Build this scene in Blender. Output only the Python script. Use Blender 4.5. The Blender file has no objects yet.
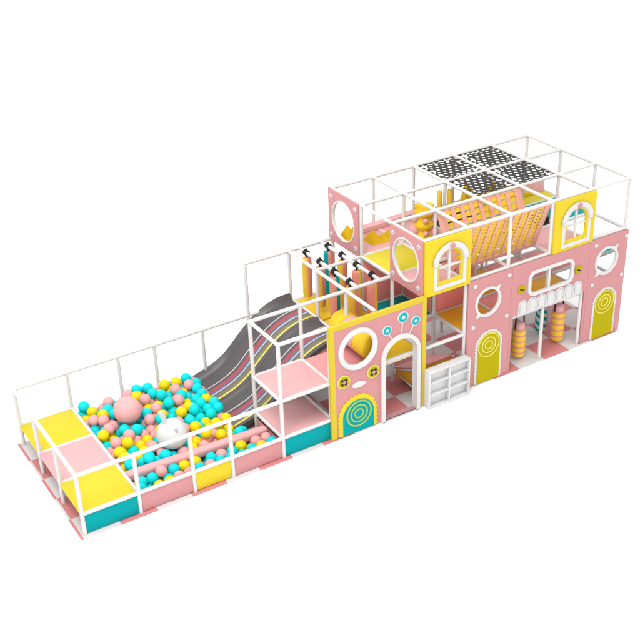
import bpy, bmesh, math, random
import numpy as np
from mathutils import Vector, Matrix

random.seed(7)
sc = bpy.context.scene
COL = sc.collection
PI = math.pi

# ------------------------------------------------------------------ grid of the steel frame (metres)
GX = [0, .99, 1.995, 2.737, 3.753, 4.779, 5.762, 6.766, 7.785, 8.79, 9.82, 10.84, 11.838]
GY = [0, .985, 2.006, 3.056]
Z0, Z1, Z2, Z3 = 0.02, 1.2, 2.333, 3.412
ZH = .43
PR = .036                                   # pipe radius

# ------------------------------------------------------------------ materials
def mat(name, col, rough=.45, vary=.05, scale=6, bump=.0, spec=.16):
    if name != 'studio_white': col = tuple(c/1.13 for c in col)
    m = bpy.data.materials.new(name); m.use_nodes = True
    nt = m.node_tree; b = nt.nodes['Principled BSDF']
    b.inputs['Roughness'].default_value = rough
    b.inputs['Specular IOR Level'].default_value = spec
    tc = nt.nodes.new('ShaderNodeTexCoord')
    no = nt.nodes.new('ShaderNodeTexNoise'); no.inputs['Scale'].default_value = scale
    no.inputs['Detail'].default_value = 4
    nt.links.new(tc.outputs['Object'], no.inputs['Vector'])
    mx = nt.nodes.new('ShaderNodeMix'); mx.data_type = 'RGBA'
    mx.inputs['A'].default_value = (*[c*(1-vary) for c in col], 1)
    mx.inputs['B'].default_value = (*[min(1, c*(1+vary)) for c in col], 1)
    nt.links.new(no.outputs['Fac'], mx.inputs['Factor'])
    nt.links.new(mx.outputs['Result'], b.inputs['Base Color'])
    rr = nt.nodes.new('ShaderNodeMapRange')
    rr.inputs['To Min'].default_value = rough-.06; rr.inputs['To Max'].default_value = rough+.06
    nt.links.new(no.outputs['Fac'], rr.inputs['Value']); nt.links.new(rr.outputs['Result'], b.inputs['Roughness'])
    if bump:
        n2 = nt.nodes.new('ShaderNodeTexNoise'); n2.inputs['Scale'].default_value = 160
        nt.links.new(tc.outputs['Object'], n2.inputs['Vector'])
        bp = nt.nodes.new('ShaderNodeBump'); bp.inputs['Strength'].default_value = bump; bp.inputs['Distance'].default_value = .004
        nt.links.new(n2.outputs['Fac'], bp.inputs['Height']); nt.links.new(bp.outputs['Normal'], b.inputs['Normal'])
    return m

M = {}
M['ground'] = mat('studio_white', (.98, .98, .98), .8, 0, spec=.0)
M['white'] = mat('white_paint', (.68, .675, .67), .35, .02)
M['pipe'] = mat('white_pipe_sleeve', (.70, .69, .685), .4, .03)
M['pink_board'] = mat('pink_board', (.595, .268, .276), .5, .02, 2)
M['pink_pad'] = mat('pink_vinyl', (.76, .41, .415), .5, .02, 3, .15)
M['rose_pad'] = mat('rose_vinyl', (.78, .32, .32), .5, .03, 3, .15)
M['red_wall'] = mat('coral_vinyl', (.93, .31, .29), .5, .03, 3, .1)
M['yellow_pad'] = mat('yellow_vinyl', (.69, .575, .03), .5, .02, 3, .15)
M['yellow_board'] = mat('yellow_board', (.74, .565, .022), .5, .02, 2)
M['orange_pad'] = mat('amber_vinyl', (.86, .44, .02), .5, .03, 3, .15)
M['warm_yellow_pad'] = mat('warm_yellow_vinyl', (.84, .56, .025), .5, .02, 3, .15)  # yellow vinyl with the golden tint of the shaded lower decks put in
M['teal_pad'] = mat('teal_vinyl', (.0, .335, .36), .5, .03, 3, .15, spec=.06)
M['lime'] = mat('lime_board', (.46, .39, .002), .5, .02, 2, spec=.04)
M['lime_line'] = mat('pale_yellow_line', (.74, .68, .16), .5, .02)
M['green_line'] = mat('light_green_line', (.33, .52, .10), .5, .02)
M['cyan'] = mat('cyan_disc', (.0, .40, .46), .4, .02)
M['pale_cyan'] = mat('pale_cyan_dot', (.55, .72, .72), .4, .02)
M['black'] = mat('black_rubber', (.018, .018, .018), .5, .1)
M['net'] = mat('black_net', (.035, .035, .035), .6, .15, 30)
M['grey'] = mat('grey_mark', (.42, .42, .43), .5, .05)
M['ball_pink'] = mat('pink_plastic', (.84, .40, .40), .42, .02, spec=.2)
M['ball_teal'] = mat('teal_plastic', (.005, .68, .72), .42, .02, spec=.12)
M['ball_yellow'] = mat('yellow_plastic', (.86, .66, .003), .42, .02, spec=.2)
M['big_pink'] = mat('pink_vinyl_ball', (.80, .41, .41), .5, .02)
M['salmon'] = mat('salmon_vinyl', (.74, .27, .22), .5, .03)
M['amber'] = mat('amber_strap', (.84, .55, .05), .55, .06, 12)
M['strap_pink'] = mat('pink_strap', (.80, .41, .34), .55, .05, 12)
M['white_lam'] = mat('white_laminate', (.71, .71, .715), .4, .02)
M['tooth'] = mat('golden_yellow_vinyl', (.72, .46, .01), .5, .03)

M['bag_yellow'] = mat('soft_amber_vinyl', (.80, .52, .05), .5, .02, 3, .1)
M['yellow_trim'] = mat('mustard_yellow_trim', (.64, .49, .03), .5, .02, 2)
def checker_mat():
    m = mat('checkered_foam', (.6, .2, .2), .6, .0, bump=.2)
    nt = m.node_tree; b = nt.nodes['Principled BSDF']
    tc = nt.nodes.new('ShaderNodeTexCoord'); sp = nt.nodes.new('ShaderNodeSeparateXYZ')
    nt.links.new(tc.outputs['Object'], sp.inputs['Vector'])
    def math_(op, a, c=None):
        n = nt.nodes.new('ShaderNodeMath'); n.operation = op
        for i, v in enumerate((a, c)):
            if v is None: continue
            if isinstance(v, (int, float)): n.inputs[i].default_value = v
            else: nt.links.new(v, n.inputs[i])
        return n.outputs[0]
    T = .657
    kx = math_('DIVIDE', math_('ADD', sp.outputs['X'], .06), T)
    ky = math_('DIVIDE', math_('ADD', sp.outputs['Y'], .157), T)
    par = math_('MODULO', math_('ADD', math_('ADD', math_('FLOOR', kx), math_('FLOOR', ky)), 20), 2)
    mx = nt.nodes.new('ShaderNodeMix'); mx.data_type = 'RGBA'
    mx.inputs['A'].default_value = (.60, .565, .555, 1); mx.inputs['B'].default_value = (.56, .20, .20, 1)
    nt.links.new(par, mx.inputs['Factor'])
    # thin joints between the tiles
    fx = math_('ABSOLUTE', math_('SUBTRACT', math_('FRACT', kx), .5)); fy = math_('ABSOLUTE', math_('SUBTRACT', math_('FRACT', ky), .5))
    seam = math_('GREATER_THAN', math_('MAXIMUM', fx, fy), .4945)
    m2 = nt.nodes.new('ShaderNodeMix'); m2.data_type = 'RGBA'; m2.blend_type = 'MULTIPLY'
    nt.links.new(seam, m2.inputs['Factor']); nt.links.new(mx.outputs['Result'], m2.inputs['A'])
    m2.inputs['B'].default_value = (.8, .76, .76, 1)
    nt.links.new(m2.outputs['Result'], b.inputs['Base Color'])
    return m
M['mat'] = checker_mat()

def slide_mat():
    """Lengthwise stripes of the slide: u runs across one lane, written as the UV of its mesh."""
    m = mat('striped_slide_plastic', (.06, .055, .058), .36, .0, spec=.45)
    nt = m.node_tree; b = nt.nodes['Principled BSDF']
    uv = nt.nodes.new('ShaderNodeUVMap'); uv.uv_map = 'UVMap'; sp = nt.nodes.new('ShaderNodeSeparateXYZ')
    nt.links.new(uv.outputs['UV'], sp.inputs['Vector'])
    r = nt.nodes.new('ShaderNodeValToRGB'); r.color_ramp.interpolation = 'LINEAR'
    D = (.078, .068, .072); W = (.62, .58, .57); R = (.36, .055, .085); S = (.115, .12, .15)
    B = (.44, .48, .68); O = (.15, .13, .085); Y = (.70, .60, .10); O2 = (.20, .185, .09)
    st = [(0, D), (.415, D), (.419, W), (.436, W), (.440, D), (.505, D), (.510, R), (.590, R), (.595, S), (.650, S), (.655, B), (.680, B),
          (.685, (.105, .105, .115)), (.73, O), (.822, O2), (.826, Y), (.862, Y), (.866, D), (1, D)]
    el = r.color_ramp.elements
    while len(el) > 1: el.remove(el[-1])
    el[0].position = 0; el[0].color = (*D, 1)
    for p, c in st[1:]:
        e = el.new(p); e.color = (*c, 1)
    nt.links.new(sp.outputs['X'], r.inputs['Fac'])
    nt.links.new(r.outputs['Color'], b.inputs['Base Color'])
    return m
M['slide'] = slide_mat()
M['slide_plain'] = mat('charcoal_plastic', (.078, .068, .072), .36, .04, spec=.45)

# ------------------------------------------------------------------ mesh helpers
class MB:
    """Collects geometry in world coordinates, then links it as ONE mesh object."""
    def __init__(s): s.bm = bmesh.new(); s.uv = None
    def _add(s, vs, fs, mi=0):
        bv = [s.bm.verts.new(v) for v in vs]
        for f in fs:
            try:
                q = s.bm.faces.new([bv[i] for i in f]); q.material_index = mi
            except ValueError: pass
        return bv
    def box(s, a, b, bev=.01, mi=0, seg=2):
        t = bmesh.new()
        (x0, y0, z0), (x1, y1, z1) = a, b
        v = [t.verts.new(p) for p in ((x0,y0,z0),(x1,y0,z0),(x1,y1,z0),(x0,y1,z0),(x0,y0,z1),(x1,y0,z1),(x1,y1,z1),(x0,y1,z1))]
        for f in ((3,2,1,0),(4,5,6,7),(0,1,5,4),(1,2,6,5),(2,3,7,6),(3,0,4,7)): t.faces.new([v[i] for i in f])
        if bev: bmesh.ops.bevel(t, geom=list(t.edges), offset=bev, segments=seg, profile=.5, affect='EDGES')
        s._merge(t, mi); return s
    def prism(s, poly, axis, a, b, bev=.01, mi=0):
        """poly of 2-D points in the two other axes, swept along axis from a to b"""
        def P(p, w):
            return {'x': (w, p[0], p[1]), 'y': (p[0], w, p[1]), 'z': (p[0], p[1], w)}[axis]
        t = bmesh.new(); n = len(poly)
        A = [t.verts.new(P(p, a)) for p in poly]; B = [t.verts.new(P(p, b)) for p in poly]
        t.faces.new(A); t.faces.new(B[::-1])
        for i in range(n): t.faces.new([A[i], B[i], B[(i+1) % n], A[(i+1) % n]])
        bmesh.ops.recalc_face_normals(t, faces=list(t.faces))
        if bev: bmesh.ops.bevel(t, geom=list(t.edges), offset=bev, segments=2, profile=.5, affect='EDGES')
        s._merge(t, mi); return s
    def _merge(s, t, mi=None):
        t.verts.index_update()
        bv = [s.bm.verts.new(v.co) for v in t.verts]
        for f in t.faces:
            q = s.bm.faces.new([bv[v.index] for v in f.verts])
            q.material_index = f.material_index if mi is None else mi
        t.free()
    def tube(s, pts, r, n=12, mi=0, cap=True):
        pts = [Vector(p) for p in pts]; rings = []
        ref = None
        for i, p in enumerate(pts):
            d = (pts[min(i+1, len(pts)-1)] - pts[max(i-1, 0)]).normalized()
            if ref is None: ref = Vector((0, 0, 1)) if abs(d.z) < .9 else Vector((1, 0, 0))
            u = d.cross(ref).normalized(); w = u.cross(d)
            rings.append([s.bm.verts.new(p + r*(math.cos(2*PI*k/n)*u + math.sin(2*PI*k/n)*w)) for k in range(n)])
        for a, b in zip(rings, rings[1:]):
            for k in range(n):
                q = s.bm.faces.new([a[k], a[(k+1) % n], b[(k+1) % n], b[k]]); q.material_index = mi
        if cap:
            for rg in (rings[0][::-1], rings[-1]):
                q = s.bm.faces.new(rg); q.material_index = mi
        return s
    def lathe(s, prof, c, axis='z', n=28, mi=None, matf=None):
        """prof: (radius, height) list, revolved about axis through c; matf(k, i) picks the material of a face"""
        def P(r, h, a):
            x, y = r*math.cos(a), r*math.sin(a)
            v = {'z': (x, y, h), 'y': (x, h, y), 'x': (h, x, y)}[axis]
            return (c[0]+v[0], c[1]+v[1], c[2]+v[2])
        rings = []
        for r, h in prof:
            if r < 1e-6: rings.append([s.bm.verts.new(P(0, h, 0))])
            else: rings.append([s.bm.verts.new(P(r, h, 2*PI*k/n)) for k in range(n)])
        for i, (a, b) in enumerate(zip(rings, rings[1:])):
            for k in range(n):
                k2 = (k+1) % n
                f = [a[k] if len(a) > 1 else a[0], a[k2] if len(a) > 1 else None, b[k2] if len(b) > 1 else b[0], b[k] if len(b) > 1 else None]
                f = [v for v in f if v]
                if len(set(f)) < 3: continue
                q = s.bm.faces.new(f); q.material_index = matf(k, i) if matf else (mi or 0)
        return s
    def sphere(s, c, r, n=20, mi=0, sz=1.0):
        m = n//2
        s.lathe([(r*math.sin(PI*i/m), -r*sz*math.cos(PI*i/m)) for i in range(m+1)], c, 'z', n, mi)
        return s
    def plate(s, outer, holes, t, mtx, bev=.004, mi=0):
        vs, fs = plate_geo(outer, holes, t, bev)
        s._add([mtx @ v for v in vs], fs, mi); return s
    def build(s, name, mats, parent=None, angle=40, clean=False):
        me = bpy.data.meshes.new(name)
        if clean: bmesh.ops.remove_doubles(s.bm, verts=s.bm.verts, dist=1e-5)
        bmesh.ops.recalc_face_normals(s.bm, faces=list(s.bm.faces))
        org = world_of(parent) if parent else None
        if org is not None: bmesh.ops.translate(s.bm, verts=s.bm.verts, vec=-org)
        s.bm.to_mesh(me); s.bm.free()
        for m_ in (mats if isinstance(mats, (list, tuple)) else [mats]): me.materials.append(M[m_])
        me.polygons.foreach_set('use_smooth', [True]*len(me.polygons))
        me.set_sharp_from_angle(angle=math.radians(angle))
        o = bpy.data.objects.new(name, me); COL.objects.link(o)
        if parent: o.parent = parent
        return o

def world_of(o):
    v = Vector(o.location)
    while o.parent: o = o.parent; v += o.location
    return v

def plate_geo(outer, holes, t, bev):
    cu = bpy.data.curves.new('tmp', 'CURVE'); cu.dimensions = '2D'; cu.fill_mode = 'BOTH'
    cu.extrude = max(t/2-bev, .0005); cu.bevel_depth = bev; cu.bevel_resolution = 1; cu.offset = -bev
    for poly in [outer] + list(holes):
        sp = cu.splines.new('POLY'); sp.points.add(len(poly)-1); sp.use_cyclic_u = True
        for p, q in zip(sp.points, poly): p.co = (q[0], q[1], 0, 1)
    ob = bpy.data.objects.new('tmp', cu); COL.objects.link(ob)
    dg = bpy.context.evaluated_depsgraph_get(); dg.update()
    me = bpy.data.meshes.new_from_object(ob.evaluated_get(dg))
    vs = [v.co.copy() for v in me.vertices]; fs = [tuple(p.vertices) for p in me.polygons]
    bpy.data.objects.remove(ob); bpy.data.curves.remove(cu); bpy.data.meshes.remove(me)
    return vs, fs

def front(y=0.0):      # plate drawn in (x, z), facing the viewer (-Y)
    return Matrix(((1,0,0,0),(0,0,-1,y),(0,1,0,0),(0,0,0,1)))
def side(x=0.0):       # plate drawn in (-y, z), facing -X
    return Matrix(((0,0,-1,x),(-1,0,0,0),(0,1,0,0),(0,0,0,1)))

def circ(cx, cz, rx, rz=None, n=48):
    rz = rz or rx
    return [(cx+rx*math.cos(2*PI*k/n), cz+rz*math.sin(2*PI*k/n)) for k in range(n)]
def arch(x0, x1, z0, zt, n=24, rz=None):
    r = (x1-x0)/2; rz = rz or r; c = (x0+x1)/2; zc = zt-rz
    return [(x0, z0), (x1, z0)] + [(c+r*math.cos(PI*k/n), zc+rz*math.sin(PI*k/n)) for k in range(n+1)]
def rect(x0, x1, z0, z1): return [(x0,z0),(x1,z0),(x1,z1),(x0,z1)]
def rrect(x0, x1, z0, z1, r, n=8):
    o = []
    for cx, cz, a in ((x1-r,z0+r,-PI/2),(x1-r,z1-r,0),(x0+r,z1-r,PI/2),(x0+r,z0+r,PI)):
        o += [(cx+r*math.cos(a+PI/2*k/n), cz+r*math.sin(a+PI/2*k/n)) for k in range(n+1)]
    return o
def scalloped_arch(x0, x1, z0, zt, amp, pitch):
    """arch outline whose sides and top carry round bumps"""
    base = arch(x0, x1, z0, zt, 40)
    path = base[1:] + [base[0]]
    L = [0]
    for a, b in zip(path, path[1:]): L.append(L[-1]+math.dist(a, b))
    n = int(L[-1]/pitch); out = []
    N = n*10
    for k in range(N+1):
        s = L[-1]*k/N
        i = max(j for j in range(len(L)) if L[j] <= s+1e-9); i = min(i, len(path)-2)
        f = (s-L[i])/(L[i+1]-L[i]+1e-12); a, b = path[i], path[i+1]
        p = (a[0]+(b[0]-a[0])*f, a[1]+(b[1]-a[1])*f)
        d = (b[0]-a[0], b[1]-a[1]); l = math.hypot(*d)+1e-12
        nx, nz = d[1]/l, -d[0]/l
        h = amp*abs(math.sin(PI*s/L[-1]*n))
        out.append((p[0]+nx*h, p[1]+nz*h))
    return out

def tag(o, label, cat, group=None, kind=None):
    if label: o['label'] = label
    if cat: o['category'] = cat
    if group: o['group'] = group
    o['kind'] = kind or 'thing'
    return o
def thing(name, loc, label, cat, group=None):
    o = bpy.data.objects.new(name, None); COL.objects.link(o); o.location = loc
    o.empty_display_size = .2
    return tag(o, label, cat, group)
def copy_tree(o, parent=None):
    c = o.copy(); COL.objects.link(c)
    if parent: c.parent = parent
    for ch in list(o.children): copy_tree(ch, c)
    return c

# ------------------------------------------------------------------ the ground and the mat
g = MB(); n = 96
g._add([(6+45*math.cos(2*PI*k/n), 12+45*math.sin(2*PI*k/n), 0) for k in range(n)], [tuple(range(n))])
o = g.build('ground', 'ground'); o['kind'] = 'structure'

o = MB().box((-.10, -.09, .002), (11.86, 3.12, .02), .004).build('floor_mat', 'mat')
tag(o, 'pink and white checkered foam floor mat under the whole playground', 'floor mat')

# ------------------------------------------------------------------ steel frames
def frame(name, label, posts, rails):
    t = thing(name, (*posts[0][:2], 0), label, 'pipe frame')
    for x, y, z0, z1 in posts: MB().tube([(x, y, z0), (x, y, z1)], PR).sphere((x, y, z1), PR*1.02, 12).build('post', 'pipe', t)
    for a, b in rails: MB().tube([a, b], PR*.98).build('rail', 'pipe', t)
    return t

posts = [(GX[0], y, Z0, Z1) for y in GY] + [(GX[i], 0, Z0, Z1) for i in (1, 2, 3)] + [(GX[i], GY[3], Z0, Z1) for i in (1, 2, 3, 4)]
posts += [(GX[1], GY[1], Z0, ZH), (GX[1], GY[2], Z0, ZH)]
rails = [((0, 0, Z1), (0, GY[3], Z1)), ((0, 0, Z1), (GX[4], 0, Z1)), ((0, GY[3], Z1), (GX[6], GY[3], Z1)),
         ((0, 0, ZH), (GX[4], 0, ZH)), ((GX[1], 0, ZH), (GX[1], GY[3], ZH)), ((0, GY[3], ZH), (GX[1], GY[3], ZH)),
         ((0, GY[1], ZH), (GX[1], GY[1], ZH)), ((0, GY[2], ZH), (GX[1], GY[2], ZH))]
frame('pit_fence_frame', 'low white pipe railing around the ball pit and its step platforms', posts, rails)

posts = [(GX[4], 0, Z0, Z2), (GX[4], GY[1], Z0, Z2), (GX[5], GY[1], Z0, Z2), (GX[5], GY[3], Z0, Z2), (GX[6], GY[3], Z0, Z2), (GX[6], GY[1], Z0, Z2), (GX[6], GY[2], Z0, Z2), (GX[5], 0.03, Z0, Z2-.03)]
rails = []
for z in (ZH, Z1, Z2):
    rails += [((GX[4], 0, z), (GX[5], 0, z)), ((GX[4], GY[1], z), (GX[5], GY[1], z)), ((GX[4], 0, z), (GX[4], GY[1], z))]
rails += [((GX[5], .03, ZH), (GX[5], GY[1], ZH)), ((GX[5], .03, Z1), (GX[5], GY[1], Z1)),
          ((GX[5], GY[3], Z2), (GX[7], GY[3], Z2)), ((GX[6], GY[2], Z2), (GX[7], GY[2], Z2)), ((GX[5], GY[1], Z2), (GX[7], GY[1], Z2)),
          ((GX[6], .03, Z2), (GX[6], GY[3], Z2)), ((GX[6], 1.04, Z1+.075), (GX[6], GY[3], Z1+.075)), ((GX[6], 0.02, Z1), (GX[6], 1.04, Z1)), ((GX[5], .06, Z1), (GX[7], .06, Z1)), ((GX[6], GY[3], Z1), (GX[7], GY[3], Z1)),
          ((6.0, GY[1], Z2+.01), (6.0, GY[3], Z2+.01)), ((6.505, GY[1], Z2+.01), (6.505, GY[3], Z2+.01))]
frame('slide_tower_frame', 'white pipe frame over the slide and the hanging punch bags', posts, rails)

posts = []
for i in range(7, 13):
    for j, y in enumerate(GY):
        top = Z3
        if i == 7 and j == 1: top = Z3
        x = GX[i] + (.03 if (i == 7) else 0)
        yy = y + (.03 if j == 0 else 0)
        posts.append((x, yy, Z1 if (i == 10 and j == 0) else Z0, top))
rails = []
for z in (Z1, Z2, Z3):
    for j, y in enumerate(GY): rails.append(((GX[7], y+(.03 if j == 0 else 0), z), (GX[12], y+(.03 if j == 0 else 0), z)))
    for i in range(7, 13): rails.append(((GX[i]+(.03 if i == 7 else 0), .03, z), (GX[i]+(.03 if i == 7 else 0), GY[3], z)))
frame('two_storey_frame', 'tall white pipe frame of open cubes carrying the two storey play house', posts, rails)

# ------------------------------------------------------------------ padded decks
def deck(i0, i1, j0, j1, z, m, label, name='padded_deck', lift=.0, grp='padded decks', extra=None):
    x0, x1 = GX[i0], GX[i1]; y0, y1 = GY[j0], GY[j1]
    t = thing(name, ((x0+x1)/2, (y0+y1)/2, z-.05), label, 'deck', grp)
    MB().box((x0+.03, y0+.03, z-.035), (x1-.03, y1-.03, z+.02+lift), .012).build('pad', m, t)
    MB().box((x0+.03, y0+.03, z-.06), (x1-.03, y1-.03, z-.037), .004).build('base_board', 'white_lam', t)
    return t

# the three step platforms at the left end
for j, m, lb in ((0, 'yellow_pad', 'yellow step platform at the near left corner, teal board below it'),
                 (1, 'pink_pad', 'pink step platform between the two yellow ones'),
                 (2, 'yellow_pad', 'yellow step platform at the far left corner behind the pink one')):
    x0, x1, y0, y1 = -.02, GX[1]-.03, GY[j]+.03, GY[j+1]-.03
    t = thing('step_platform', (.5, (y0+y1)/2, ZH-.06), lb, 'platform', 'step platforms beside the ball pit')
    MB().box((x0, y0, ZH-.03), (x1, y1, ZH+.018), .01).build('pad', m, t)
    MB().box((x0+.02, y0, ZH-.055), (x1, y1, ZH-.032), .004).build('base_board', 'white_lam', t)

def low_panel(i0, i1, m, label):
    o = MB().box((GX[i0]+.038, -.012, .035), (GX[i1]-.038, .02, ZH-.037), .006).build('low_panel', m)
    tag(o, label, 'panel', 'low padded panels along the front')
low_panel(0, 1, 'teal_pad', 'teal low board under the near left yellow step platform')
low_panel(1, 2, 'pink_board', 'pink low pit panel next to the yellow step platform')
low_panel(2, 3, 'yellow_board', 'narrow yellow low pit panel between two pink ones')
low_panel(3, 4, 'pink_board', 'pink low pit panel beside the pink decked tower')
low_panel(4, 5, 'teal_pad', 'teal low board under the lower pink tower deck')
o = MB().box((GX[1]-.02, .05, .03), (GX[1]+.02, 3.02, ZH-.04), .006).build('pit_side_board', 'white_lam')
tag(o, 'white board closing the ball pit below the edge of the step platforms', 'board')
o = MB().box((GX[4]-.02, .05, .03), (GX[4]+.02, .95, .3), .006).build('pit_end_board', 'salmon')
tag(o, 'salmon board closing the ball pit under the pink tower', 'board')

deck(4, 5, 0, 1, ZH, 'pink_pad', 'lower pink deck of the small tower, just above the teal board')
deck(4, 5, 0, 1, Z1, 'pink_pad', 'upper pink deck of the small tower beside the slide')
deck(5, 6, 0, 1, Z1, 'rose_pad', 'rose deck seen through the round window beside the roller')
deck(6, 7, 0, 1, Z1, 'warm_yellow_pad', 'yellow deck seen in the top of the arched doorway')
deck(6, 7, 1, 2, Z1, 'warm_yellow_pad', 'yellow deck under the nearer punch bags')
deck(6, 7, 2, 3, Z1, 'warm_yellow_pad', 'yellow deck at the top of the slide under the farther punch bags')
deck(7, 8, 1, 2, Z1, 'teal_pad', 'teal deck behind the punch bags under the play house')
deck(8, 9, 0, 1, Z1, 'orange_pad', 'amber deck seen beside the left pink front and low in its eye shaped window')
deck(9, 10, 0, 1, Z1, 'red_wall', 'coral deck seen through the eye shaped window of the left pink front')
deck(9, 10, 1, 2, Z1, 'orange_pad', 'amber deck showing as a sliver at the top of the left eye shaped window')
deck(10, 11, 1, 2, Z1, 'red_wall', 'coral deck behind the long window, under the woven net')
deck(11, 12, 1, 2, Z1, 'rose_pad', 'rose deck at the right end under the teal deck')
deck(10, 11, 0, 1, Z1, 'orange_pad', 'amber deck seen through the long window above the passage')
deck(7, 8, 0, 1, Z2, 'pink_pad', 'upper storey pink deck behind the near oval window board')
deck(7, 8, 1, 2, Z2, 'yellow_pad', 'upper storey yellow deck between the two oval window boards')
deck(7, 8, 2, 3, Z2, 'pink_pad', 'upper storey pink deck under the golden spikes')
deck(8, 9, 2, 3, Z2, 'pink_pad', 'upper storey pink deck behind the yellow knobbed column')
deck(8, 9, 1, 2, Z2, 'pink_pad', 'upper storey pink deck under the yellow knobbed column')
deck(10, 11, 0, 1, Z2, 'pink_pad', 'upper storey pink deck behind the right yellow window')
deck(11, 12, 1, 2, Z2, 'teal_pad', 'upper storey teal deck at the right end')
deck(10, 11, 2, 3, Z2, 'yellow_pad', 'upper storey yellow deck showing through the black roof nets')
deck(11, 12, 2, 3, Z2, 'yellow_pad', 'upper storey yellow deck at the far right corner')

def wall(a, b, label, m='red_wall'):
    o = MB().box(a, b, .012).build('padded_wall', m); tag(o, label, 'wall panel', 'padded inner walls')
wall((GX[7]+.05, GY[2]-.03, Z1+.05), (GX[8]-.05, GY[2]+.03, Z2-.05), 'coral inner wall behind the teal deck')
wall((GX[8]-.03, GY[1]+.05, Z1+.05), (GX[8]+.03, GY[2]-.05, Z2-.05), 'coral inner wall on the right of the teal deck')
wall((GX[8]+.05, GY[1]-.03, Z1+.05), (GX[9]-.05, GY[1]+.03, Z2-.05), 'coral inner wall seen through the eye shaped window of the left tower')

# ------------------------------------------------------------------ facade with the arched doorway
def dots(mb, pts, r, mtx, t=.012, mi=0):
    for p in pts: mb.plate(circ(p[0], p[1], r, n=20), [], t, mtx, .002, mi)

t = thing('door_facade', (5.77, 0, 0), 'pink facade board edged in yellow with an arched doorway and round window', 'facade panel')
F = front
dx0, dx1 = 5.80, 6.67; DT = 1.765
arch_open = arch(5.865, 6.605, .02, DT-.07)
ring_c = (5.315, 1.77)
MB().plate(rect(4.735, 6.80, .03, 2.345), [arch(5.83, 6.64, .05, DT-.035), circ(*ring_c, .37)], .05, F(-.045)).build('board', 'pink_board', t)
MB().plate([(4.728,.022),(4.832,.022),(4.832,2.262),(6.722,2.262),(6.722,.022),(6.812,.022),(6.812,2.362),(4.728,2.362)], [], .065, F(-.045), .006).build('edge_trim', 'yellow_trim', t)
MB().lathe([(.365+.052*math.cos(a), .052*math.sin(a)) for a in [2*PI*k/14 for k in range(15)]], (ring_c[0], -.075, ring_c[1]), 'y', 56).build('window_ring', 'white', t, clean=True)
MB().plate(arch(dx0, dx1, .02, DT), [arch(5.873, 6.597, .0, DT-.073)], .15, F(-.045), .008).build('door_surround', 'white', t)
for (cx, cz, r, fx, fz) in ((5.933, 1.936, .10, 6.045, 1.72), (6.283, 2.098, .117, 6.255, 1.76), (6.561, 1.94, .10, 6.43, 1.72)):
    p = MB().plate(circ(cx, cz, r), [], .02, F(-.078), .003).build('flower_disc', 'white', t)
    MB().plate(circ(cx, cz, r*.80), [circ(cx, cz, r*.36)], .02, F(-.086), .003).build('ring', 'cyan', p)
    MB().plate(circ(cx, cz, r*.34), [], .02, F(-.086), .003).build('centre', 'pale_cyan', p)
    a = Vector((cx, -.076, cz)); b = Vector((fx, -.076, fz)); d = (b-a).normalized()
    MB().tube([a+d*r*.95, b], .012, 8).build('stem', 'white', p)
for (cx, cz) in ((4.995, 1.188), (5.63, 1.187)):
    p = MB().plate(circ(cx, cz, .133), [], .02, F(-.078), .004).build('button', 'lime_line', t)
    MB().plate(circ(cx, cz, .112), [], .02, F(-.083), .003).build('face', 'lime', p)
    q = MB()
    for k in range(4):
        a = PI/4+PI/2*k
        q.plate(circ(cx+.052*math.cos(a), cz+.052*math.sin(a), .03, n=16), [], .014, F(-.095), .003)
    q.build('petals', 'black', p)
    MB().plate(circ(cx, cz, .036, n=20), [], .016, F(-.097), .003).build('centre', 'pink_board', p)
MB().plate(circ(5.318, 1.03, .15, .062), [], .022, F(-.08), .006).build('oval_plaque', 'white', t)
p = MB().plate(scalloped_arch(4.885, 5.675, .035, .80, .032, .088), [], .022, F(-.08), .004).build('mock_door_frame', 'yellow_board', t)
MB().plate(arch(4.955, 5.625, .04, .725), [], .02, F(-.09), .003).build('mock_door', 'teal_pad', p)
q = MB()
for r0, r1 in ((.275, .243), (.19, .158), (.105, .075)): q.plate(circ(5.295, .43, r0), [circ(5.295, .43, r1)], .014, F(-.105), .003)
q.build('rings', 'green_line', p)

# ------------------------------------------------------------------ the two pink tower fronts and the middle front
def teardrop_ring(cx, cz, r, ang, tip):
    """round outline with a pointed tip at ang and opposite it"""
    out = []
    for k in range(72):
        a = 2*PI*k/72
        d = min(abs((a-ang+PI) % (2*PI)-PI), abs((a-ang-PI+PI) % (2*PI)-PI))
        rr = r + tip*max(0, 1-d/.16)**1.5
        out.append((cx+rr*math.cos(a), cz+rr*math.sin(a)))
    return out

def tower_front(name, x0, x1, label):
    c = (x0+x1)/2; t = thing(name, (c, 0, 0), label, 'facade panel', 'pink tower fronts with a lime mock door')
    ex, ez = x0+.468, 1.79
    MB().plate(rect(x0, x1, .025, 2.318), [circ(ex, ez, .275)], .045, F(-.03)).build('board', 'pink_board', t)
    MB().plate(teardrop_ring(ex, ez, .312, math.radians(46), .115), [circ(ex, ez, .262)], .06, F(-.045), .006).build('window_ring', 'white', t)
    for px, pz in ((x0+.145, 2.2), (x0+.965, 2.2), (x0+.945, 1.335), (x0+.13, 1.33)):
        MB().plate(circ(px, pz, .042, n=20), [], .018, F(-.058), .004).build('round_stud', 'white', t)
    a, b = x0+.215, x0+.84
    p = MB().plate(scalloped_arch(a, b, .03, 1.145, .022, .062), [], .02, F(-.06), .003).build('mock_door_frame', 'white', t)
    MB().plate(arch(a+.035, b-.035, .034, 1.118), [], .02, F(-.068), .003).build('mock_door', 'lime', p)
    q = MB()
    for r0, r1 in ((.264, .243), (.176, .153), (.100, .077)): q.plate(circ(c-.005, .845, r0), [circ(c-.005, .845, r1)], .012, F(-.082), .002)
    q.build('rings', 'lime_line', p)
    return t
tower_front('tower_front', 7.80, 8.842, 'pink front with a lime mock door and eye shaped window, beside the shoe cabinet')
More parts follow.
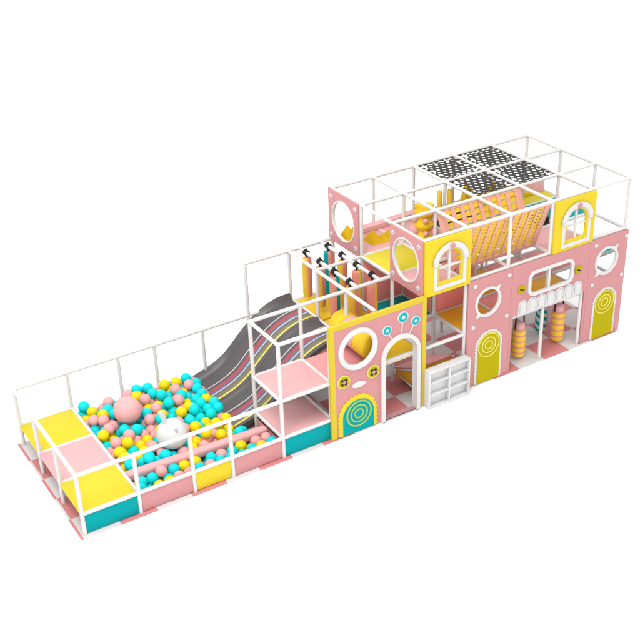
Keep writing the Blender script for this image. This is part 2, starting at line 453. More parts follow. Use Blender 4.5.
tower_front('tower_front', 10.842, 11.868, 'pink front with lime mock door and eye shaped window, right end of the play house')

t = thing('middle_front', (9.84, 0, 1.2), 'wide pink front board with long window and white scallops above the passage', 'facade panel')
MB().plate([(8.846, .025), (8.90, .025), (8.90, 1.245), (10.785, 1.245), (10.785, .025), (10.838, .025), (10.838, 2.318), (8.846, 2.318)],
           [rrect(9.30, 10.37, 1.62, 2.07, .12)], .045, F(-.03)).build('board', 'pink_board', t)
MB().plate(rrect(9.25, 10.42, 1.57, 2.12, .16), [rrect(9.318, 10.352, 1.638, 2.052, .11)], .06, F(-.05), .006).build('window_frame', 'white', t)
MB().box((9.762, -.07, 1.63), (9.808, -.02, 2.06), .006).build('mullion', 'white', t)
for cx, cz in ((9.085, 1.80), (10.545, 1.80)):
    p = MB().plate(circ(cx, cz, .09, n=32), [], .025, F(-.062), .004).build('button', 'lime', t)
    MB().tube([(cx-.05, -.078, cz+.02), (cx+.05, -.078, cz-.02)], .011, 8).build('slash', 'black', p)
for k in range(7):
    x = 9.03+.2365*k
    p = MB().plate(arch(x, x+.232, 1.255, 1.555), [], .022, F(-.062), .004).build('scallop', 'white', t)
    q = MB()
    o_ = arch(x+.03, x+.202, 1.275, 1.526, 14); path = o_[1:]+[o_[0]]
    L = [0]
    for a, b in zip(path, path[1:]): L.append(L[-1]+math.dist(a, b))
    nd = 15
    for m_ in range(nd):
        s = L[-1]*(m_+.5)/nd; i = max(j for j in range(len(L)-1) if L[j] <= s)
        f = (s-L[i])/(L[i+1]-L[i]); a, b = path[i], path[i+1]
        c = (a[0]+(b[0]-a[0])*f, a[1]+(b[1]-a[1])*f); d = ((b[0]-a[0])/(L[i+1]-L[i])*.011, (b[1]-a[1])/(L[i+1]-L[i])*.011)
        q.tube([(c[0]-d[0], -.074, c[1]-d[1]), (c[0]+d[0], -.074, c[1]+d[1])], .0085, 6)
    q.build('dashes', 'grey', p)
MB().tube([(10.748, .0, .03), (10.748, .0, 1.25)], PR).build('post', 'pipe', t)
MB().tube([(9.725, .0, .03), (9.725, .0, 1.25)], PR).build('post', 'pipe', t)

# ------------------------------------------------------------------ yellow window boards of the upper storey
def window_board(dx, label):
    t = thing('window_board', (7.3+dx, 0, Z2), label, 'facade panel', 'yellow window boards')
    x = lambda v: v+dx
    F_ = F(-.03)
    MB().plate(rect(x(6.785), x(7.82), 2.31 if dx == 0 else 2.325, 3.40), [arch(x(7.09), x(7.585), 2.535, 3.145)], .05, F_).build('board', 'yellow_board', t)
    MB().plate(arch(x(6.975), x(7.70), 2.395, 3.235), [arch(x(7.04), x(7.635), 2.468, 3.17)], .028, F(-.062), .005).build('window_trim', 'white', t)
    h = arch(x(6.945), x(7.73), 2.9, 3.285); i_ = arch(x(7.03), x(7.645), 2.88, 3.20)
    band = h[1:]+[h[0]] ; inner = (i_[1:]+[i_[0]])[::-1]
    inner = [(px, max(pz, 2.9)) for px, pz in inner]
    MB().plate(band+inner, [], .028, F(-.082), .006).build('hood', 'white', t)
    MB().plate(circ(x(7.345), 3.225, .052, n=24), [], .03, F(-.11), .006).build('keystone_knob', 'pink_board', t)
    MB().box((x(7.31), -.05, 2.53), (x(7.352), -.012, 3.17), .005).box((x(7.085), -.05, 2.80), (x(7.309), -.012, 2.842), .005).box((x(7.353), -.05, 2.80), (x(7.59), -.012, 2.842), .005).build('cross_bars', 'white', t)
window_board(0, 'yellow board with a white arched window above the open bay by the shoe cabinet')
window_board(3.055, 'yellow board with a white arched window above the long passage window')

def oval_board(y0, y1, label, xo):
    t = thing('oval_window_board', (GX[7], (y0+y1)/2, Z2), label, 'side panel', 'pink boards with oval windows')
    c = -(y0+y1)/2
    S = side(GX[7]-xo)
    MB().plate(rect(-y1, -y0, 2.325, 3.43), [circ(c, 2.885, .385, .41)], .045, S).build('board', 'pink_board', t)
    MB().plate(circ(c, 2.885, .405, .43), [circ(c, 2.885, .375, .40)], .065, S, .005).build('window_rim', 'white', t)
    for dy in (-1, 1):
        for dz in (2.47, 3.29):
            p = MB().plate(circ(c+dy*((y1-y0)/2-.1), dz, .048, n=24), [], .02, side(GX[7]-xo-.025), .005).build('bolt_cover', 'white', t)
            MB().plate(circ(c+dy*((y1-y0)/2-.1), dz, .024, n=16), [], .016, side(GX[7]-xo-.034), .004).build('bolt_head', 'grey', p)
oval_board(2.03, 3.09, 'pink side board with oval window at the far end of the upper storey', .01)
oval_board(-.012, .97, 'pink side board with oval window next to the yellow window board', .01)

# ------------------------------------------------------------------ shoe cabinet
t = thing('shoe_cabinet', (7.26, -.13, 0), 'low white open cabinet with six cubbies in front of the play house', 'cabinet')
cx0, cx1, cy0, cy1, ch = 6.785, 7.745, -.335, -.075, .815
cy0 = -.245; cy1 = -.07
for x in (cx0, (cx0+cx1)/2-.011, cx1-.022): MB().box((x, cy0, .012), (x+.022, cy0+.098, ch-.022), .002).build('upright_board', 'white_lam', t)
MB().box((cx0-.004, cy0-.004, ch-.02), (cx1+.004, cy1, ch+.004), .003).build('top', 'white_lam', t)
MB().box((cx0+.001, cy0+.10, .01), (cx1-.001, cy1, ch-.022), .002).build('back', 'white_lam', t)
for k in range(3):
    for x0, x1 in ((cx0+.022, (cx0+cx1)/2-.011), ((cx0+cx1)/2+.011, cx1-.022)):
        z = .03+.262*k
        MB().box((x0+.001, cy0+.004, z), (x1-.001, cy0+.098, z+.02), .002).build('shelf', 'white_lam', t)
MB().box((cx0+.023, cy0+.012, .006), (cx1-.023, cy0+.022, .028), .001).build('plinth', 'white_lam', t)

# ------------------------------------------------------------------ the two-lane slide
SP = [(3.05, .05), (3.25, .075), (3.45, .125), (3.71, .20), (3.94, .28), (4.17, .41), (4.53, .74), (4.77, .95), (5.06, 1.14), (5.37, 1.255), (5.74, 1.29)]
def smooth_profile(P, n=70):
    xs = np.array([p[0] for p in P]); zs = np.array([p[1] for p in P]); d = np.gradient(zs, xs)
    out = []
    for x in np.linspace(xs[0], xs[-1], n):
        i = min(max(np.searchsorted(xs, x)-1, 0), len(xs)-2); h = xs[i+1]-xs[i]; s = (x-xs[i])/h
        out.append((x, (2*s**3-3*s**2+1)*zs[i]+(s**3-2*s**2+s)*h*d[i]+(-2*s**3+3*s**2)*zs[i+1]+(s**3-s**2)*h*d[i+1]))
    return out
SPS = smooth_profile(SP)
def slide_z(x): return np.interp(x, [p[0] for p in SPS], [p[1] for p in SPS])
t = thing('double_slide', (4.4, 2.05, 0), 'charcoal two lane wave slide with coloured racing stripes running into the balls', 'slide')
def lane(yf, yn, far_wall):
    """far edge yf, near edge yn; cross-section: rolled rim on the far side, shallow trough"""
    bm = bmesh.new(); uvl = bm.loops.layers.uv.new('UVMap')
    W = yf-yn; cs = []
    K = 26
    for k in range(K+1):
        u = k/K; y = yf-W*u
        h = far_wall*max(0, 1-u/.13)**1.3 + .055*max(0, (u-.90)/.10)**1.5
        cs.append((u, y, h))
    rows = [[bm.verts.new((x, y, z+h)) for (u, y, h) in cs] for x, z in SPS]
    low = [[bm.verts.new((x, y, z-.05)) for (u, y, h) in (cs[0], cs[-1])] for x, z in SPS]
    def face(vs, us):
        f = bm.faces.new(vs)
        for l, u in zip(f.loops, us): l[uvl].uv = (u, .5)
    for a, b in zip(rows, rows[1:]):
        for k in range(K): face([a[k], b[k], b[k+1], a[k+1]], [1-(cs[q][1]-yn)/1.05 for q in (k, k, k+1, k+1)])
    for i in range(len(rows)-1):
        face([rows[i][0], low[i][0], low[i+1][0], rows[i+1][0]], [0]*4)
        face([rows[i][K], rows[i+1][K], low[i+1][1], low[i][1]], [1]*4)
        face([low[i][0], low[i][1], low[i+1][1], low[i+1][0]], [0]*4)
    for i in (0, len(rows)-1):
        face(rows[i]+[low[i][1], low[i][0]], [0]*(K+3))
    bmesh.ops.recalc_face_normals(bm, faces=list(bm.faces))
    bmesh.ops.translate(bm, verts=bm.verts, vec=-Vector(t.location))
    me = bpy.data.meshes.new('lane'); bm.to_mesh(me); bm.free(); me.materials.append(M['slide'])
    me.polygons.foreach_set('use_smooth', [True]*len(me.polygons)); me.set_sharp_from_angle(angle=math.radians(50))
    o = bpy.data.objects.new('lane', me); COL.objects.link(o); o.parent = t
lane(3.05, 2.003, .13)
lane(1.995, 1.08, .055)
# ------------------------------------------------------------------ hanging punch bags over the slide tower
def bag(x, y, ztop, zbot, r, colours, label, rot=0):
    t = thing('punch_bag', (x, y, zbot), label, 'punch bag', 'punch bags hanging over the slide')
    n = 32; prof = [(0, 0), (r*.55, .0), (r*.85, .018), (r, .06), (r*1.0, ztop-zbot-.07), (r*.88, ztop-zbot-.025), (r*.5, ztop-zbot), (0, ztop-zbot)]
    nc = len(colours)
    def mf(k, i): return int((k/n+rot) % 1*nc) % nc
    MB().lathe(prof, (x, y, zbot), 'z', n, matf=mf).build('bag_body', colours, t, 30)
    MB().tube([(x, y, ztop-.005), (x, y, Z2-.03)], .02, 10).build('strap', 'black', t)
    MB().lathe([(.041, -.045), (.062, -.045), (.062, .045), (.041, .045), (.041, -.045)], (x, y, Z2+.01), 'y', 20).build('clamp', 'black', t, 30, clean=True)
    q = MB().lathe([(.0, 0), (.026, .0), (.024, .03), (.016, .045), (0, .045)], (x, y, Z2+.055), 'z', 12).build('clamp_knob', 'black', t, 30, clean=True)
yy = (2.77, 2.265, 1.75, 1.225)
Y_, S_, T_ = 'bag_yellow', 'salmon', 'teal_pad'
bag(6.0, yy[0], 2.245, 1.375, .098, [S_, Y_], 'left half yellow, right half salmon punch bag nearest the top of the far slide lane', .333)
bag(6.0, yy[1], 2.245, 1.36, .094, [S_, S_, S_, Y_], 'almost all salmon punch bag, second along the bar on the slide side', .30)
bag(6.0, yy[2], 2.245, 1.30, .098, [T_, S_], 'left half pink, right half teal punch bag over the near slide lane', .30)
bag(6.0, yy[3], 2.245, 1.32, .098, [Y_, S_, Y_], 'yellow punch bag at the near end of the slide side bar, above the roller', .40)
bag(6.505, yy[0], 2.245, 1.27, .101, [S_, T_], 'left teal, right pink punch bag at the far end of the house bar', .36)
bag(6.505, yy[1], 2.245, 1.30, .098, [S_, Y_], 'left yellow, right salmon punch bag second along the house side bar', .32)
bag(6.505, yy[2], 2.235, 1.30, .101, [Y_, S_], 'left salmon, right yellow punch bag third along the house side bar', .30)
bag(6.505, yy[3], 2.225, 1.28, .101, [Y_, S_], 'left salmon, right yellow punch bag at the near end of the house side bar', .27)

# ------------------------------------------------------------------ roller on the deck
t = thing('foam_roller', (5.77, .55, Z1), 'fat yellow and pink foam roller lying behind the round window', 'roller')
r = .27; zc = 1.22+.27+.08
for a, b, m in ((.10, .42, 'warm_yellow_pad'), (.423, .90, 'pink_pad'), (.903, 1.22, 'warm_yellow_pad')):
    MB().lathe([(0, a), (r-.03, a), (r, a+.025), (r, b-.012), (r-.02, b), (0, b)], (5.77, 0, zc), 'y', 40).build('roller_band', m, t, 30)

# ------------------------------------------------------------------ striped bags in the passage
def stand_bag(x, y, zb, zt, r, c1, c2, label, slant=0):
    t = thing('striped_bag', (x, y, zb), label, 'punch bag', 'striped bags hanging in the passage')
    n = 36; H = zt-zb; rows = 44
    prof = [(0, 0), (r*.8, 0)] + [(r*min(1, .86+.14*min(1, i/3, (rows-i)/3)), H*i/rows) for i in range(rows+1)] + [(r*.8, H), (0, H)]
    ns = 5 if not slant else 4
    def mf(k, i):
        h = (i-2)/rows*ns*2 + (slant*(k/n)*2)
        return (int(h) % 2) if slant else (1 if (h/2) % 1 > .64 else 0)
    MB().lathe(prof, (x, y, zb), 'z', n, matf=mf).build('bag_body', [c1, c2], t, 30)
    MB().lathe([(r*.80, 0), (r*.79, .06), (r*.70, .105), (r*.45, .13), (0, .137)], (x, y, zt), 'z', 24).build('bag_top', 'pink_pad' if not slant else c2, t, 50)
    for s in (-1, 1):
        MB().tube([(x+s*r*.80, y, zt-.03), (x+s*r*.83, y, zt+.10), (x+s*r*.72, y, zt+.27)], .016, 8).build('strap', 'black', t)
    MB().tube([(x-r*.72, y, zt+.27), (x+r*.72, y, zt+.27)], .012, 8).tube([(x, y, zt+.27), (x, y, 1.17)], .010, 8).build('hanger', 'grey', t)
stand_bag(9.39, .26, .08, .72, .135, 'amber', 'salmon', 'yellow and pink striped bag in the left half of the passage')
stand_bag(10.47, .30, .08, .77, .135, 'amber', 'salmon', 'yellow and pink striped bag in the right half of the passage')
stand_bag(10.46, .79, .08, .75, .12, 'teal_pad', 'white', 'teal and white spiral striped bag behind the passage post', 2)
stand_bag(9.32, .92, .08, .75, .12, 'teal_pad', 'white', 'teal and white spiral striped bag half hidden by the pink front', 2)

# ------------------------------------------------------------------ crawl ramp inside the open bay
t = thing('crawl_ramp', (7.27, .6, 0), 'small yellow sided pink ramp inside the open bay behind the cabinet', 'ramp')
MB().prism([(.30, .22), (.98, .10), (.98, .27), (.30, .60)], 'x', 6.86, 7.70, .01).build('body', 'orange_pad', t)
MB().prism([(.28, .612), (.99, .285), (.99, .32), (.28, .65)], 'x', 6.84, 7.72, .008).build('top_pad', 'rose_pad', t)
for x in (6.815, 7.745):
    MB().tube([(x, .28, .61), (x, 1.0, .27), (x, .28, .20)], .022, 10).build('side_bar', 'pipe', t)

# teal side board at the right end, seen through the right eye shaped window
t = thing('teal_side_board', (GX[12], .5, Z1), 'teal side board with a white slanting edge seen through the right hand eye window', 'side panel')
MB().plate([(-.95, 1.28), (-.05, 1.925), (-.05, 2.22), (-.95, 1.47)], [], .04, side(GX[12]-.06)).build('board', 'ball_teal', t)  # same teal as the decks, brightened in the colour against the shade here
MB().plate([(-.95, 1.275), (-.95, 1.20), (-.05, 1.845), (-.05, 1.92)], [], .05, side(GX[12]-.06)).build('edge_trim', 'white', t)

# ------------------------------------------------------------------ upper storey play pieces
def zigzag(t, x0, y0, w, m, spikes):
    b = MB()
    for (dx, dy, wd, dp, h) in spikes:
        a = [(x0+dx, y0+dy), (x0+dx+wd, y0+dy), (x0+dx+wd, y0+dy+dp), (x0+dx, y0+dy+dp)]
        z = Z2+.02
        v = [(*p, z) for p in a] + [(x0+dx+wd*.45, y0+dy+dp*.5, z+h)]
        b._add(v, [(3,2,1,0), (0,1,4), (1,2,4), (2,3,4), (3,0,4)])
    return b.build('spikes', m, t, 20)
t = thing('spiked_block', (7.5, 2.4, Z2), 'golden block of pointed spikes on the pink deck in the open bay', 'foam block', 'golden spiked blocks')
zigzag(t, 7.22, 2.22, 1, 'tooth', [(0, .02, .26, .36, .26), (.24, 0, .20, .30, .14), (.40, .02, .18, .30, .19), (.54, .05, .16, .28, .24)])
t = thing('spiked_block', (7.0, 2.75, Z2), 'golden spiked block seen through the far oval window', 'foam block', 'golden spiked blocks')
zigzag(t, 6.83, 2.58, 1, 'tooth', [(0, 0, .30, .36, .34), (.20, .1, .25, .30, .22)])
o = MB().prism([(6.85, Z2+.02), (8.7, Z2+.02), (8.7, Z2+.16), (7.4, Z2+.13)], 'y', 2.82, 3.0, .01).build('rear_bolster', 'pink_pad')
tag(o, 'long pink bolster along the rear edge of the upper pink decks', 'bolster')

# knobbed column
t = thing('knobbed_column', (8.13, 1.80, Z2), 'fat yellow column with pink knobs standing on the upper pink deck', 'foam column')
prof = [(0, 0)]
for i in range(37):
    h = i/36*.80
    prof.append((.168-.03*math.cos(h/.80*2*PI*3), h))
prof += [(.10, .825), (.0, .83)]
MB().lathe(prof, (8.13, 1.80, Z2+.02), 'z', 32).build('body', 'warm_yellow_pad', t, 60)
for a, h, r in ((-2.0, .27, .055), (-2.05, .54, .055), (2.6, .28, .12), (2.75, .54, .08), (-.54, .24, .12), (-.45, .50, .09), (1.05, .35, .1), (-1.1, .10, .08)):
    MB().sphere((8.13+.19*math.cos(a), 1.80+.19*math.sin(a), Z2+.02+h), r, 18).build('knob', 'pink_pad', t)
for sx in (-1, 1):
    MB().sphere((8.13+sx*.10, 1.80-sx*.06, Z2+.79), .075, 16).build('top_bump', 'warm_yellow_pad', t)
MB().sphere((8.13, 1.78, Z2+.85), .045, 14).build('top_knob', 'white', t)
o = MB().sphere((8.50, 1.30, Z2+.15), .13, 20).build('foam_ball', 'white'); tag(o, 'white foam ball on the upper pink deck beside the knobbed column', 'ball')

# padded post pair
t = thing('padded_post', (8.79, 2.006, Z2), 'white post wrapped in a split yellow sleeve beside the roof net', 'post')
b = MB()
for s in (-1, 1): b.lathe([(0, 0), (.05, 0), (.055, .03), (.055, .58), (.045, .62), (0, .63)], (8.79+s*.105, 2.006-s*.03, Z2+.28), 'z', 18)
b.build('sleeves', 'amber', t, 40)
MB().box((8.79-.10, 1.985, Z2+.5), (8.79+.10, 2.02, Z2+.56), .004).build('tie_band', 'yellow_pad', t)

# blocks at the far right
t = thing('foam_wedge', (11.2, 2.6, Z2), 'yellow foam wedge with a pink corner piece lying on the far right yellow deck', 'foam block')
MB().prism([(10.90, Z2+.025), (11.48, Z2+.025), (11.45, Z2+.06), (10.98, Z2+.20)], 'y', 2.35, 2.9, .01).build('wedge', 'tooth', t)
b = MB(); b._add([(11.80, 2.84, Z2+.025), (11.80, 2.43, Z2+.32), (11.80, 2.38, Z2+.025), (11.50, 2.40, Z2+.025), (11.62, 2.80, Z2+.025), (11.62, 2.50, Z2+.32)],
                 [(0, 1, 5, 4), (1, 2, 3, 5), (4, 5, 3), (0, 2, 1), (0, 4, 3, 2)])
b.build('back', 'pink_pad', t, 20)
o = MB().prism([(9.92, Z2+.03), (10.80, Z2+.03), (10.80, Z2+.34), (10.62, Z2+.10), (10.32, Z2+.08), (10.06, Z2+.46)], 'y', 2.80, 2.96, .012).build('foam_slab', 'warm_yellow_pad')
tag(o, 'golden foam slab standing at the back, showing through the black roof net', 'foam block')
o = MB().lathe([(0, 0), (.06, 0), (.07, .03), (.07, .06), (.05, .08), (0, .08)], (10.78, 1.2, Z2+.02), 'z', 20).build('floor_bumper', 'black')
tag(o, 'small black rubber bumper on the edge of the teal deck', 'bumper')

# ------------------------------------------------------------------ black nets
def net_geo(b, x0, x1, y0, y1, z, R, inner, th, edge):
    """sheet of hexagonal meshes (each a ring) clipped to the bay, plus lashings along its border"""
    dx = R*math.sqrt(3); dy = R*1.5
    ny = int((y1-y0-2*edge)/dy)
    for j in range(ny+1):
        y = y0+edge+R+dy*j
        if y > y1-edge-R*.3: break
        off = dx/2 if j % 2 else 0
        k = 0
        while True:
            x = x0+edge+dx/2+off+dx*k; k += 1
            if x > x1-edge-dx*.3: break
            ring = []
            for rr in (R, inner):
                for zz in (z+th, z-th):
                    ring.append([b.bm.verts.new((x+rr*math.cos(PI/6+PI/3*i), y+rr*math.sin(PI/6+PI/3*i), zz)) for i in range(6)])
            ot, ob, it, ib = ring
            for i in range(6):
                i2 = (i+1) % 6
                for f in ((ot[i], ot[i2], it[i2], it[i]), (ob[i], ib[i], ib[i2], ob[i2]), (it[i], it[i2], ib[i2], ib[i]), (ot[i], ob[i], ob[i2], ot[i2])): b.bm.faces.new(f)
def net(i, j, label):
    x0, x1, y0, y1 = GX[i]+.04, GX[i+1]-.04, GY[j]+.04, GY[j+1]-.04
    t = thing('roof_net', ((x0+x1)/2, (y0+y1)/2, Z3), label, 'net', 'black roof nets')
    b = MB(); net_geo(b, x0, x1, y0, y1, Z3, .083, .0475, .006, .085)
    n = 7
    for k in range(n):
        u = (k+.5)/n
        x = x0+(x1-x0)*u; y = y0+(y1-y0)*u
        for c in ((x, y0+.04), (x, y1-.04)): b.box((c[0]-.042, c[1]-.033, Z3-.007), (c[0]+.042, c[1]+.033, Z3+.007), .002, seg=1)
        if 0 < k < n-1:
            for c in ((x0+.04, y), (x1-.04, y)): b.box((c[0]-.033, c[1]-.042, Z3-.007), (c[0]+.033, c[1]+.042, Z3+.007), .002, seg=1)
    b.build('mesh_sheet', 'net', t, 30)
net(9, 1, 'black roof net over the bay nearest the knobbed column, yellow showing through it')
net(10, 1, 'black roof net over the bay next to the teal deck')
net(9, 2, 'black roof net at the far left of the four')
net(10, 2, 'black roof net at the far right of the four')
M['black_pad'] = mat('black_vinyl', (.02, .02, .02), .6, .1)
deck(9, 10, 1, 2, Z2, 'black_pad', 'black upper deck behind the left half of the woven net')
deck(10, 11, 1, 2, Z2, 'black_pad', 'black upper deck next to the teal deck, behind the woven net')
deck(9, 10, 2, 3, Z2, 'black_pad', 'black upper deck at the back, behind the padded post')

# ------------------------------------------------------------------ V shaped woven climbing net
def weave(t, P, W, Lh, n_v, wv, n_h, wh, hem):
    """P(u, v, w): u along the width 0..1, v down the slope 0..1, w out of plane in metres"""
    def strip(b, path, half, axis, mi):
        th = .003; rows = []
        for (u, v, w) in path:
            if axis == 'v': e0, e1 = (u-half, v), (u+half, v)
            else: e0, e1 = (u, v-half), (u, v+half)
            rows.append([b.bm.verts.new(P(e[0], e[1], w+s*th)) for e, s in ((e0, 1), (e1, 1), (e1, -1), (e0, -1))])
        for A, B in zip(rows, rows[1:]):
            for k in range(4):
                f = b.bm.faces.new([A[k], A[(k+1) % 4], B[(k+1) % 4], B[k]]); f.material_index = mi
        for R_ in (rows[0], rows[-1]): b.bm.faces.new(R_)
    bv, bh = MB(), MB()
    for i in range(n_v):
        u = (i+.5)/n_v
        path = [(u, v, .011+.004*math.cos(2*PI*v*n_h)) for v in [k/(n_h*4) for k in range(n_h*4+1)]]
        strip(bv, path, wv/W/2, 'v', 0)
    for j in range(n_h):
        v = (j+.5)/n_h
        path = [(u, v, -.003+.007*math.cos(2*PI*u*n_v)) for u in [k/(n_v*4) for k in range(n_v*4+1)]]
        strip(bh, path, wh/Lh/2, 'h', 0)
    bv.build('upright_straps', 'strap_pink', t, 50); bh.build('cross_straps', 'amber', t, 50)
    b = MB()
    for v0, v1 in ((-.01, .012), (1-hem/Lh, 1.02)):
        q = [P(0-.01, v0, .016), P(1.01, v0, .016), P(1.01, v1, .016), P(-.01, v1, .016), P(-.01, v0, -.016), P(1.01, v0, -.016), P(1.01, v1, -.016), P(-.01, v1, -.016)]
        b._add(q, [(0,1,2,3), (7,6,5,4), (0,4,5,1), (1,5,6,2), (2,6,7,3), (3,7,4,0)])
    for u0, u1 in ((-.01, .035), (.965, 1.01)):
        q = [P(u0, 0, .014), P(u1, 0, .014), P(u1, 1, .014), P(u0, 1, .014), P(u0, 0, -.014), P(u1, 0, -.014), P(u1, 1, -.014), P(u0, 1, -.014)]
        b._add(q, [(0,1,2,3), (7,6,5,4), (0,4,5,1), (1,5,6,2), (2,6,7,3), (3,7,4,0)])
    b.build('hem', 'strap_pink', t, 30)
def sheet(x0, x1, ya, za, yb, zb):
    d = Vector((0, yb-ya, zb-za)); nrm = Vector((0, -(zb-za), (yb-ya))).normalized()
    if nrm.y > 0: nrm = -nrm
    return lambda u, v, w: Vector((x0+(x1-x0)*u, ya, za)) + d*v + nrm*w
t = thing('woven_net', (8.8, .2, Z2), 'front slope of the woven pink and yellow climbing net, hung from the front top rail', 'climbing net', 'woven climbing nets')
weave(t, sheet(7.86, 9.77, .045, 3.37, .42, 2.37), 1.91, 1.07, 10, .052, 13, .057, .075)
t = thing('woven_net', (8.8, .8, Z2), 'rear slope of the woven pink and yellow climbing net, black gaps showing through', 'climbing net', 'woven climbing nets')
weave(t, sheet(7.82, 9.80, .965, 3.37, .50, 2.37), 1.98, 1.10, 9, .088, 9, .090, .075)

# ------------------------------------------------------------------ balance beam and the balls
o = MB().box((1.03, .58, .24), (3.715, .75, .405), .05, seg=4).build('balance_beam', 'pink_pad')
for v in o.data.vertices: v.co.y -= .13*(v.co.x-1.03)/2.685      # it lies a little askew
tag(o, 'long pink padded beam lying across the front of the ball pit', 'beam')

rng = np.random.default_rng(11)
R = .106; N = 290
NF = 64                                     # balls in the strip between the beam and the front panels
pos = np.column_stack([rng.uniform(1.15, 3.4, N)**1.0, rng.uniform(.9, 2.93, N), rng.uniform(.3, 1.5, N)])
pos[:NF, 0] = np.linspace(1.2, 3.55, NF); pos[:NF, 1] = rng.uniform(.18, .36, NF); pos[:NF, 2] = rng.uniform(.14, .5, NF)
is_front = np.arange(N) < NF
rad = np.full(N, R)
big = np.array([[1.72, 2.10, .64], [2.10, 1.03, .585]]); brad = np.array([.255, .278])
def settle(pos, rad, iters=700):
    vel = np.zeros_like(pos)
    for it in range(iters):
        pos[:, 2] -= .010 if it < iters*.8 else .003
        if it < iters*.85: pos += rng.normal(0, .012, pos.shape)
        for sub in range(3):
            d = pos[:, None]-pos[None]; dist = np.sqrt((d**2).sum(-1))+np.eye(len(pos))*9
            ov = (rad[:, None]+rad[None])*.93-dist
            w = np.where(ov > 0, ov, 0)/dist*.5*.55
            pos += (d*w[..., None]).sum(1)
            for b, r in zip(big, brad):
                d1 = pos-b; l = np.sqrt((d1**2).sum(-1)); k = l < r+rad
                pos[k] += d1[k]/l[k][:, None]*((r+rad[k])-l[k])[:, None]
            # the beam: keep clear of its axis
            ay = .665-.13*(pos[:, 0]-1.03)/2.685; dy = pos[:, 1]-ay; dz = pos[:, 2]-.32; l = np.sqrt(dy**2+dz**2)+1e-6; k = l < rad+.085
            s = (rad+.085-l)/l
            pos[k, 1] += (dy*s)[k]; pos[k, 2] += (dz*s)[k]
            pos[:, 1] = np.where(is_front, np.minimum(pos[:, 1], ay-.12), np.maximum(pos[:, 1], ay+.15)); pos[:NF, 2] = np.minimum(pos[:NF, 2], .37)
            lo = 1.02+rad; hi = np.where(pos[:, 1] > 1.0, 3.47-.10*np.clip(2.4-pos[:, 1], 0, 2), 3.71)-rad
            pos[:, 0] = np.clip(pos[:, 0], lo, hi); pos[:, 1] = np.clip(pos[:, 1], .04+rad, 3.04-rad)
            zf = np.where(pos[:, 1] > 1.02, np.maximum(slide_z(np.clip(pos[:, 0], 3.05, 5.7)), .0)*(pos[:, 0] > 2.98), 0)+.02
            zf = np.maximum(zf, np.where((pos[:, 1] > .86) & (pos[:, 0] < 3.05), .17, .02))
            pos[:, 2] = np.maximum(pos[:, 2], zf+rad)
    return pos
pos = settle(pos, rad)
order = np.argsort(pos[:, 2])
seed_c = np.random.default_rng(5)
cols = ['teal', 'pink', 'yellow']
proto = {}
for c, m in (('teal', 'ball_teal'), ('pink', 'ball_pink'), ('yellow', 'ball_yellow')):
    bm = MB(); bm.sphere((0, 0, 0), R, 24); o = bm.build('pit_ball', m); proto[c] = o
o = MB().box((1.03, .87, .02), (3.03, 3.0, .165), .02).build('pit_floor_pad', 'teal_pad')
tag(o, 'teal padded floor of the ball pit, glimpsed between the balls', 'pad')
lab = {'teal': 'small teal plastic ball loose in the ball pit', 'pink': 'small pink plastic ball loose in the ball pit', 'yellow': 'small yellow plastic ball loose in the ball pit'}
first = set()
for k in range(N):
    c = seed_c.choice(cols, p=[.39, .34, .27])
    if c in first:
        o = proto[c].copy(); COL.objects.link(o)
    else:
        o = proto[c]; first.add(c)
    o.location = pos[k]; o.rotation_euler = tuple(rng.uniform(0, 6, 3))
    tag(o, lab[c], 'ball', 'small %s balls in the ball pit' % c)
o = MB().sphere((0, 0, 0), brad[0], 48).build('big_ball', 'big_pink'); o.location = big[0]
tag(o, 'large pink ball lying on top of the small balls', 'ball')
t = thing('rabbit_ball', tuple(big[1]), 'large white ball with an upright rabbit ear, among the small balls', 'ball')
c = Vector(big[1])
MB().sphere(c, brad[1], 48).build('body', 'white', t)
MB().lathe([(0, 0), (.036, .0), (.046, .12), (.046, .26), (.034, .295), (0, .30)], (0, 0, 0), 'z', 20).build('ear', 'white', t, 60)
ear = t.children[-1]; ear.location = (-.085, .02, .235); ear.rotation_euler = (0, math.radians(-14), 0); ear.scale = (1, .6, 1)
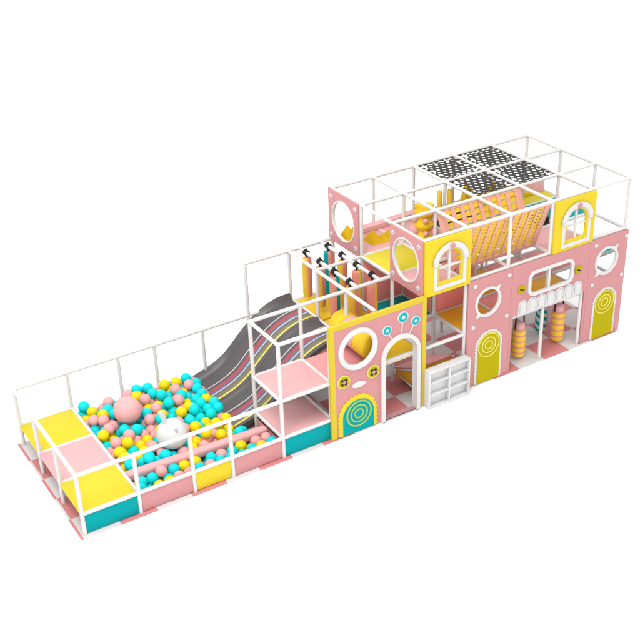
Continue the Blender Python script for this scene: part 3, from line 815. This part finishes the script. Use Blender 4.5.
ear.data.transform(Matrix.Translation(c))
d = Vector((.02, -.75, .66)).normalized()
MB().box((-.028, -.04, -.008), (.028, .04, .008), .004).build('grey_patch', 'grey', t)  # small flat grey patch on the front of the ball
p = t.children[-1]; p.data.transform(Matrix.Translation(c))
p.location = d*(brad[1]-.003); p.rotation_euler = d.to_track_quat('Z', 'Y').to_euler()

# ------------------------------------------------------------------ light: white studio surroundings and one large soft lamp overhead
w = bpy.data.worlds.new('World'); sc.world = w; w.use_nodes = True
w.node_tree.nodes['Background'].inputs['Color'].default_value = (1, 1, 1, 1)
w.node_tree.nodes['Background'].inputs['Strength'].default_value = 1.25
L = bpy.data.lights.new('studio_softbox', 'AREA'); L.shape = 'DISK'; L.size = 9; L.energy = 1900; L.color = (1, .985, .965)
lo = bpy.data.objects.new('studio_softbox', L); COL.objects.link(lo)
lo.location = (-1.0, -4.0, 16.5); lo.rotation_euler = (Vector((6, 2, 0))-lo.location).to_track_quat('-Z', 'Y').to_euler()

# ------------------------------------------------------------------ camera
cam = bpy.data.cameras.new('camera'); co = bpy.data.objects.new('camera', cam); COL.objects.link(co); sc.camera = co
pitch, yaw, roll, f = .5074, .5393, -.0357, 1105.889
fw = Vector((math.cos(pitch)*math.sin(yaw), math.cos(pitch)*math.cos(yaw), -math.sin(pitch)))
rt = Vector((math.cos(yaw), -math.sin(yaw), 0)); up = rt.cross(fw)
r2 = math.cos(roll)*rt+math.sin(roll)*up; u2 = -math.sin(roll)*rt+math.cos(roll)*up
mw = Matrix((r2, u2, -fw)).transposed().to_4x4(); mw.translation = Vector((-3.8646, -14.1412, 11.7087))
co.matrix_world = mw
cam.sensor_width = 36; cam.sensor_fit = 'HORIZONTAL'; cam.lens = f/640*36; cam.clip_end = 500
vs = sc.view_settings
sc.display_settings.display_device = 'sRGB'
vs.view_transform = 'Standard'; vs.look = 'None'; vs.exposure = 0; vs.gamma = 1
sc.cycles.max_bounces = 8; sc.cycles.diffuse_bounces = 5; sc.cycles.glossy_bounces = 3
